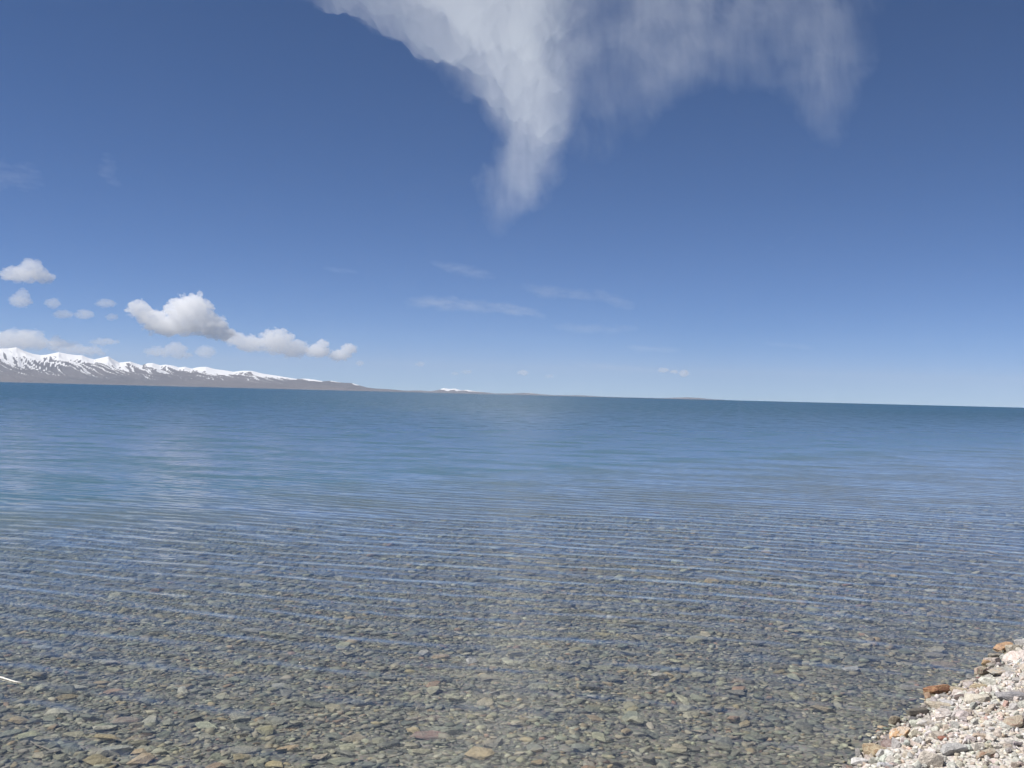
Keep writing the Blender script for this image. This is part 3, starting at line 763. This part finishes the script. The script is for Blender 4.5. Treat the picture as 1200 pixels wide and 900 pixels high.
ROCKS = [
 # u, v (foot), width, height in picture units, name, base, second colour, amount, yaw, tilt, label
 (1098, 814, 25, 15, 'rock', (0.42, 0.22, 0.09), (0.30, 0.13, 0.06), 0.5, 20, 0.1, 'rust-brown angular rock standing on the water edge of the pebble beach', 'rocks on the pebble beach'),
 (1087, 820, 14, 9, 'rock', (0.36, 0.26, 0.15), (0.30, 0.17, 0.10), 0.5, 70, 0.1, 'small tan rock in the water at the left foot of the rust-brown rock', 'rocks on the pebble beach'),
 (1055, 868, 25, 20, 'rock', (0.62, 0.50, 0.38), (0.62, 0.36, 0.16), 0.45, 35, 0.25, 'cream rock with an orange patch at the edge of the water', 'rocks on the pebble beach'),
 (1025, 888, 22, 20, 'rock', (0.42, 0.33, 0.20), (0.28, 0.18, 0.09), 0.35, -30, 0.2, 'tan brown blocky rock half in the water, below the orange-patched rock', 'rocks on the pebble beach'),
 (1048, 851, 11, 17, 'upright_rock', (0.34, 0.29, 0.20), (0.24, 0.19, 0.13), 0.5, 10, 0.1, 'narrow upright tan rock standing in the water behind the orange-patched rock', 'rocks on the pebble beach'),
 (1040, 876, 18, 8, 'rock', (0.34, 0.26, 0.24), (0.24, 0.16, 0.14), 0.5, 40, 0.2, 'mauve brown slab rock between the cream rock and the blocky tan rock', 'rocks on the pebble beach'),
 (1074, 840, 22, 13, 'rock', (0.17, 0.15, 0.115), (0.12, 0.11, 0.095), 0.5, 10, 0.1, 'dark wet rock lying in the shallow water by the beach', 'rocks on the pebble beach'),
 (1070, 849, 14, 10, 'rock', (0.13, 0.125, 0.125), (0.22, 0.20, 0.19), 0.3, 60, 0.1, 'dark grey stone tucked behind the cream rock with the orange patch', 'rocks on the pebble beach'),
 (1188, 777, 24, 15, 'rock', (0.62, 0.48, 0.41), (0.66, 0.58, 0.52), 0.5, 40, 0.3, 'smooth pinkish oblong rock near the right edge', 'rocks on the pebble beach'),
 (1176, 763, 22, 11, 'rock', (0.46, 0.27, 0.13), (0.34, 0.20, 0.12), 0.4, 30, 0.3, 'orange-brown wedge rock at the far tip of the beach', 'rocks on the pebble beach'),
 (1188, 765, 15, 14, 'rock', (0.58, 0.52, 0.42), (0.44, 0.38, 0.28), 0.5, 0, 0.1, 'cream lumpy rock between the wedge and the pinkish rock', 'rocks on the pebble beach'),
 (1198, 757, 14, 11, 'rock', (0.36, 0.35, 0.34), (0.44, 0.42, 0.40), 0.5, 0, 0.1, 'grey rock cut by the right edge at the far end of the beach', 'rocks on the pebble beach'),
 (1168, 772, 16, 8, 'rock', (0.30, 0.26, 0.20), (0.22, 0.20, 0.17), 0.5, 0, 0.1, 'grey-green flat rock at the waterline below the orange-brown wedge', 'rocks on the pebble beach'),
 (1159, 780, 14, 9, 'rock', (0.44, 0.29, 0.13), (0.36, 0.22, 0.12), 0.5, 0, 0.1, 'small ochre rock at the waterline left of the pinkish rock', 'rocks on the pebble beach'),
 (1150, 791, 16, 13, 'rock', (0.40, 0.35, 0.24), (0.36, 0.22, 0.19), 0.4, 25, 0.15, 'olive and mauve block rock at the waterline', 'rocks on the pebble beach'),
 (1148, 798, 9, 7, 'rock', (0.25, 0.13, 0.10), (0.20, 0.11, 0.10), 0.5, 0, 0.1, 'small dark red stone in front of the olive block rock', 'rocks on the pebble beach'),
 (1133, 804, 15, 9, 'rock', (0.48, 0.42, 0.33), (0.22, 0.14, 0.12), 0.4, 15, 0.2, 'pale flat rock with a dark red-brown edge by the water', 'rocks on the pebble beach'),
 (1146, 808, 18, 9, 'rock', (0.50, 0.41, 0.25), (0.40, 0.24, 0.13), 0.3, -15, 0.15, 'flat yellow ochre rock above the cream pyramid rock', 'rocks on the pebble beach'),
 (1122, 812, 18, 8, 'rock', (0.48, 0.40, 0.27), (0.40, 0.30, 0.20), 0.4, -25, 0.15, 'pale yellow slab right of the rust-brown rock', 'rocks on the pebble beach'),
 (1128, 821, 17, 11, 'rock', (0.16, 0.125, 0.11), (0.22, 0.15, 0.13), 0.4, 10, 0.1, 'dark grey-brown rock surrounded by pale pebbles', 'rocks on the pebble beach'),
 (1144, 826, 24, 17, 'rock', (0.58, 0.53, 0.43), (0.50, 0.44, 0.34), 0.4, 0, 0.1, 'pale cream pyramid-shaped rock in the pebbles', 'rocks on the pebble beach'),
 (1187, 822, 32, 13, 'rock', (0.26, 0.25, 0.265), (0.34, 0.32, 0.32), 0.4, 0, 0.1, 'long slate-grey slab at the right edge of the beach', 'rocks on the pebble beach'),
 (1180, 791, 32, 9, 'rock', (0.36, 0.35, 0.31), (0.46, 0.36, 0.25), 0.4, -5, 0.1, 'long flat grey-green slab below the pinkish rock', 'rocks on the pebble beach'),
 (1189, 853, 26, 15, 'rock', (0.42, 0.35, 0.25), (0.36, 0.24, 0.17), 0.35, 30, 0.25, 'tan slab leaning in the pebbles at the right edge', 'rocks on the pebble beach'),
 (1105, 868, 10, 6, 'rock', (0.40, 0.16, 0.09), (0.36, 0.14, 0.09), 0.5, 0, 0.1, 'small rust-red stone, reddest on the beach', 'rocks on the pebble beach'),
 (1117, 886, 27, 15, 'rock', (0.46, 0.45, 0.43), (0.40, 0.39, 0.38), 0.4, 20, 0.1, 'broad light grey flat stone near the bottom of the beach', 'rocks on the pebble beach'),
 (1150, 868, 18, 10, 'rock', (0.52, 0.42, 0.31), (0.46, 0.32, 0.22), 0.4, 0, 0.15, 'tan five-sided stone in the middle of the beach', 'rocks on the pebble beach'),
 (1156, 891, 26, 11, 'rock', (0.44, 0.38, 0.28), (0.30, 0.17, 0.10), 0.4, 25, 0.25, 'tan slab with a brown broken edge near the bottom right corner', 'rocks on the pebble beach'),
 (1009, 898, 20, 12, 'rock', (0.64, 0.62, 0.60), (0.54, 0.52, 0.50), 0.4, 0, 0.15, 'white lumpy rock at the bottom edge where the beach begins', 'rocks on the pebble beach'),
 (1038, 901, 16, 11, 'rock', (0.50, 0.50, 0.53), (0.60, 0.60, 0.61), 0.4, 0, 0.15, 'bluish white rounded stone at the bottom edge of the beach', 'rocks on the pebble beach'),
 (1099, 833, 26, 13, 'rock', (0.50, 0.43, 0.32), (0.40, 0.28, 0.19), 0.25, -10, 0.15, 'pale sandy slab with brown cracks below the rust-brown rock', 'rocks on the pebble beach'),
 (1086, 853, 20, 12, 'rock', (0.54, 0.46, 0.37), (0.60, 0.57, 0.54), 0.5, 20, 0.15, 'cream and white stone just above the rust-red stone', 'rocks on the pebble beach'),
 # under water
 (328, 808, 17, 10, 'sunken_stone', (0.42, 0.43, 0.38), (0.36, 0.37, 0.33), 0.5, 0, 0.05, 'round pale grey stone under the clear water', 'stones under the clear water'),
 (146, 850, 28, 11, 'sunken_stone', (0.36, 0.31, 0.23), (0.30, 0.22, 0.16), 0.5, 5, 0.05, 'pinkish tan flat stone on the lake bed at the lower left', 'stones under the clear water'),
 (138, 886, 33, 14, 'sunken_stone', (0.38, 0.39, 0.33), (0.31, 0.33, 0.28), 0.5, 8, 0.05, 'large pale greenish stone on the lake bed, lower left corner', 'stones under the clear water'),
 (87, 810, 30, 8, 'sunken_stone', (0.40, 0.40, 0.34), (0.34, 0.34, 0.29), 0.5, -12, 0.05, 'long pale wedge-shaped stone under water near the left edge', 'stones under the clear water'),
 (295, 744, 28, 10, 'sunken_stone', (0.33, 0.32, 0.26), (0.27, 0.26, 0.22), 0.5, 0, 0.05, 'pale oval stone under the ripples at the left, farthest of the large ones', 'stones under the clear water'),
 (978, 692, 18, 7, 'sunken_stone', (0.37, 0.36, 0.31), (0.30, 0.30, 0.27), 0.5, -8, 0.05, 'lone light stone out under the ripples on the right', 'stones under the clear water'),
 (1096, 772, 22, 9, 'sunken_stone', (0.27, 0.26, 0.23), (0.22, 0.215, 0.20), 0.5, 0, 0.05, 'broad grey slab under the shallow water off the beach tip', 'stones under the clear water'),
 (1104, 783, 30, 7, 'sunken_stone', (0.30, 0.25, 0.19), (0.24, 0.20, 0.16), 0.5, 0, 0.05, 'long brown slab under water beside the broad grey slab', 'stones under the clear water'),
 (285, 886, 32, 12, 'sunken_stone', (0.33, 0.31, 0.22), (0.27, 0.26, 0.19), 0.5, 0, 0.05, 'large tan oval stone on the lake bed at the bottom, left of the middle', 'stones under the clear water'),
 (503, 868, 42, 9, 'sunken_stone', (0.32, 0.20, 0.16), (0.28, 0.21, 0.17), 0.5, 8, 0.05, 'long pinkish red slab on the lake bed at the bottom middle', 'stones under the clear water'),
 (1068, 810, 26, 9, 'sunken_stone', (0.32, 0.31, 0.27), (0.25, 0.24, 0.21), 0.5, 0, 0.05, 'pale grey flat stone just under water left of the rust-brown rock', 'stones under the clear water'),
 (48, 763, 20, 9, 'sunken_stone', (0.40, 0.42, 0.37), (0.33, 0.35, 0.31), 0.5, 0, 0.05, 'small pale greenish stone under water at the left edge', 'stones under the clear water'),
]
def pbox(wd, ht):
    return wd, ht
for k, (u, v, wpx, hpx, name, base, second, amt, yaw, tilt, label, group) in enumerate(ROCKS):
    p, dist = hit_ground(u, v)
    m = dist / F_PX
    wd = wpx * m / 2 * (1.3 if name != 'sunken_stone' else 1.15)
    sunk = name == 'sunken_stone'
    dp = wd * (0.80 if not sunk else 0.85)
    hz = hpx * m * (0.68 if not sunk else 0.55)            # the rest of the height seen is depth
    me = rock_mesh(2000 + 7 * k, 26 if not sunk else 34, 1.0, 0.30 if not sunk else 0.1)
    if sunk: base, second = tuple(1.2 * a for a in base), tuple(1.2 * a for a in second)
    soft = lambda c: tuple(0.80 * a + 0.20 * sum(c) / 3 for a in c)          # dust greys the colours
    me.materials.append(rock_mat('rock_' + str(k), soft(base), soft(second), amt))
    o = bpy.data.objects.new(name, me)
    COL.objects.link(o)
    o.scale = (wd, dp, hz * 0.62)
    o.rotation_euler = (rng.normal(0, 0.06), -math.radians(yaw) * 0.25 * (1 if tilt > 0.15 else 0.3), math.radians(yaw))
    f = Vector((p.x, p.y, 0)).normalized()
    o.location = (p.x + f.x * dp * 0.7, p.y + f.y * dp * 0.7, float(ground(p.x + f.x * dp * 0.7, p.y + f.y * dp * 0.7)) + hz * (0.34 if not sunk else 0.42))
    tag(o, label, 'rock' if not sunk else 'stone', group)

# ------------------------------------------------------------------ two pale sticks
def twig(pts, r0, r1, label, mat):
    V, Fc = [], []
    n = 7
    for i, p in enumerate(pts):
        a = pts[max(i - 1, 0)]; b = pts[min(i + 1, len(pts) - 1)]
        t = (b - a).normalized(); s = t.cross(Vector((0, 0, 1))).normalized(); w = s.cross(t)
        r = (r0 + (r1 - r0) * i / (len(pts) - 1)) * random.uniform(0.85, 1.15)
        for j in range(n):
            q = 2 * math.pi * j / n
            V.append(p + s * (r * math.cos(q)) + w * (r * math.sin(q)))
    for i in range(len(pts) - 1):
        for j in range(n):
            Fc.append((i * n + j, i * n + (j + 1) % n, (i + 1) * n + (j + 1) % n, (i + 1) * n + j))
    Fc.append(tuple(range(n))[::-1]); Fc.append(tuple((len(pts) - 1) * n + j for j in range(n)))
    o = mesh_obj('twig', V, Fc, mat, smooth=True)
    return tag(o, label, 'twig', 'pale sticks in the shallows')

q = NT('bleached_wood')
nn = q.n('TexNoise', Vector=q.n('TexCoord').outputs['Object'], Scale=60.0, Detail=4.0)
wood = q.surf(q.n('BsdfPrincipled', Base_Color=q.mix(nn.outputs['Fac'], rgb(0.62, 0.58, 0.50), rgb(0.80, 0.78, 0.72)), Roughness=0.7))
q = NT('sodden_wood')
nn = q.n('TexNoise', Vector=q.n('TexCoord').outputs['Object'], Scale=60.0, Detail=4.0)
dull_wood = q.surf(q.n('BsdfPrincipled', Base_Color=q.mix(nn.outputs['Fac'], rgb(0.22, 0.20, 0.16), rgb(0.34, 0.31, 0.26)), Roughness=0.7))
def on_bed(u, v, lift):
    p, d = hit_ground(u, v); return Vector((p.x, p.y, p.z + lift))
def on_surface(u, v, z):
    d = ray(u, v); return CAM + d * ((CAM_Z - z) / -d.z)
twig([on_surface(-14 + 8 * k, 790.5 + 2.0 * k + 0.5 * math.sin(k * 2.1), 0.004) for k in range(6)], 0.0055, 0.003, 'short white stick afloat at the left edge of the picture', wood)
twig([on_bed(36 + 7 * k, 872 + 3.6 * k + 1.2 * math.sin(k * 1.7), 0.015) for k in range(6)], 0.004, 0.002, 'thin pale stick on the lake bed in the lower left corner', dull_wood)

# ------------------------------------------------------------------ the air
q = NT('haze_air')
haze_mat = q.vol(q.n('VolumePrincipled', Color=rgb(0.65, 0.68, 0.77), Density=1.0e-5, Anisotropy=0.0))
h = 76000.0
zb, zt = -h * h / (2 * R_EARTH) * 1.0 - 60, 2000.0
hv = [(sx * h, sy * h, z) for z in (zb, zt) for sx, sy in ((-1, -1), (1, -1), (1, 1), (-1, 1))]
haze = mesh_obj('haze', hv, [(3, 2, 1, 0), (4, 5, 6, 7), (0, 1, 5, 4), (1, 2, 6, 5), (2, 3, 7, 6), (3, 0, 4, 7)], haze_mat)
tag(haze, 'thin even haze filling the air over the lake', 'haze', kind='stuff')
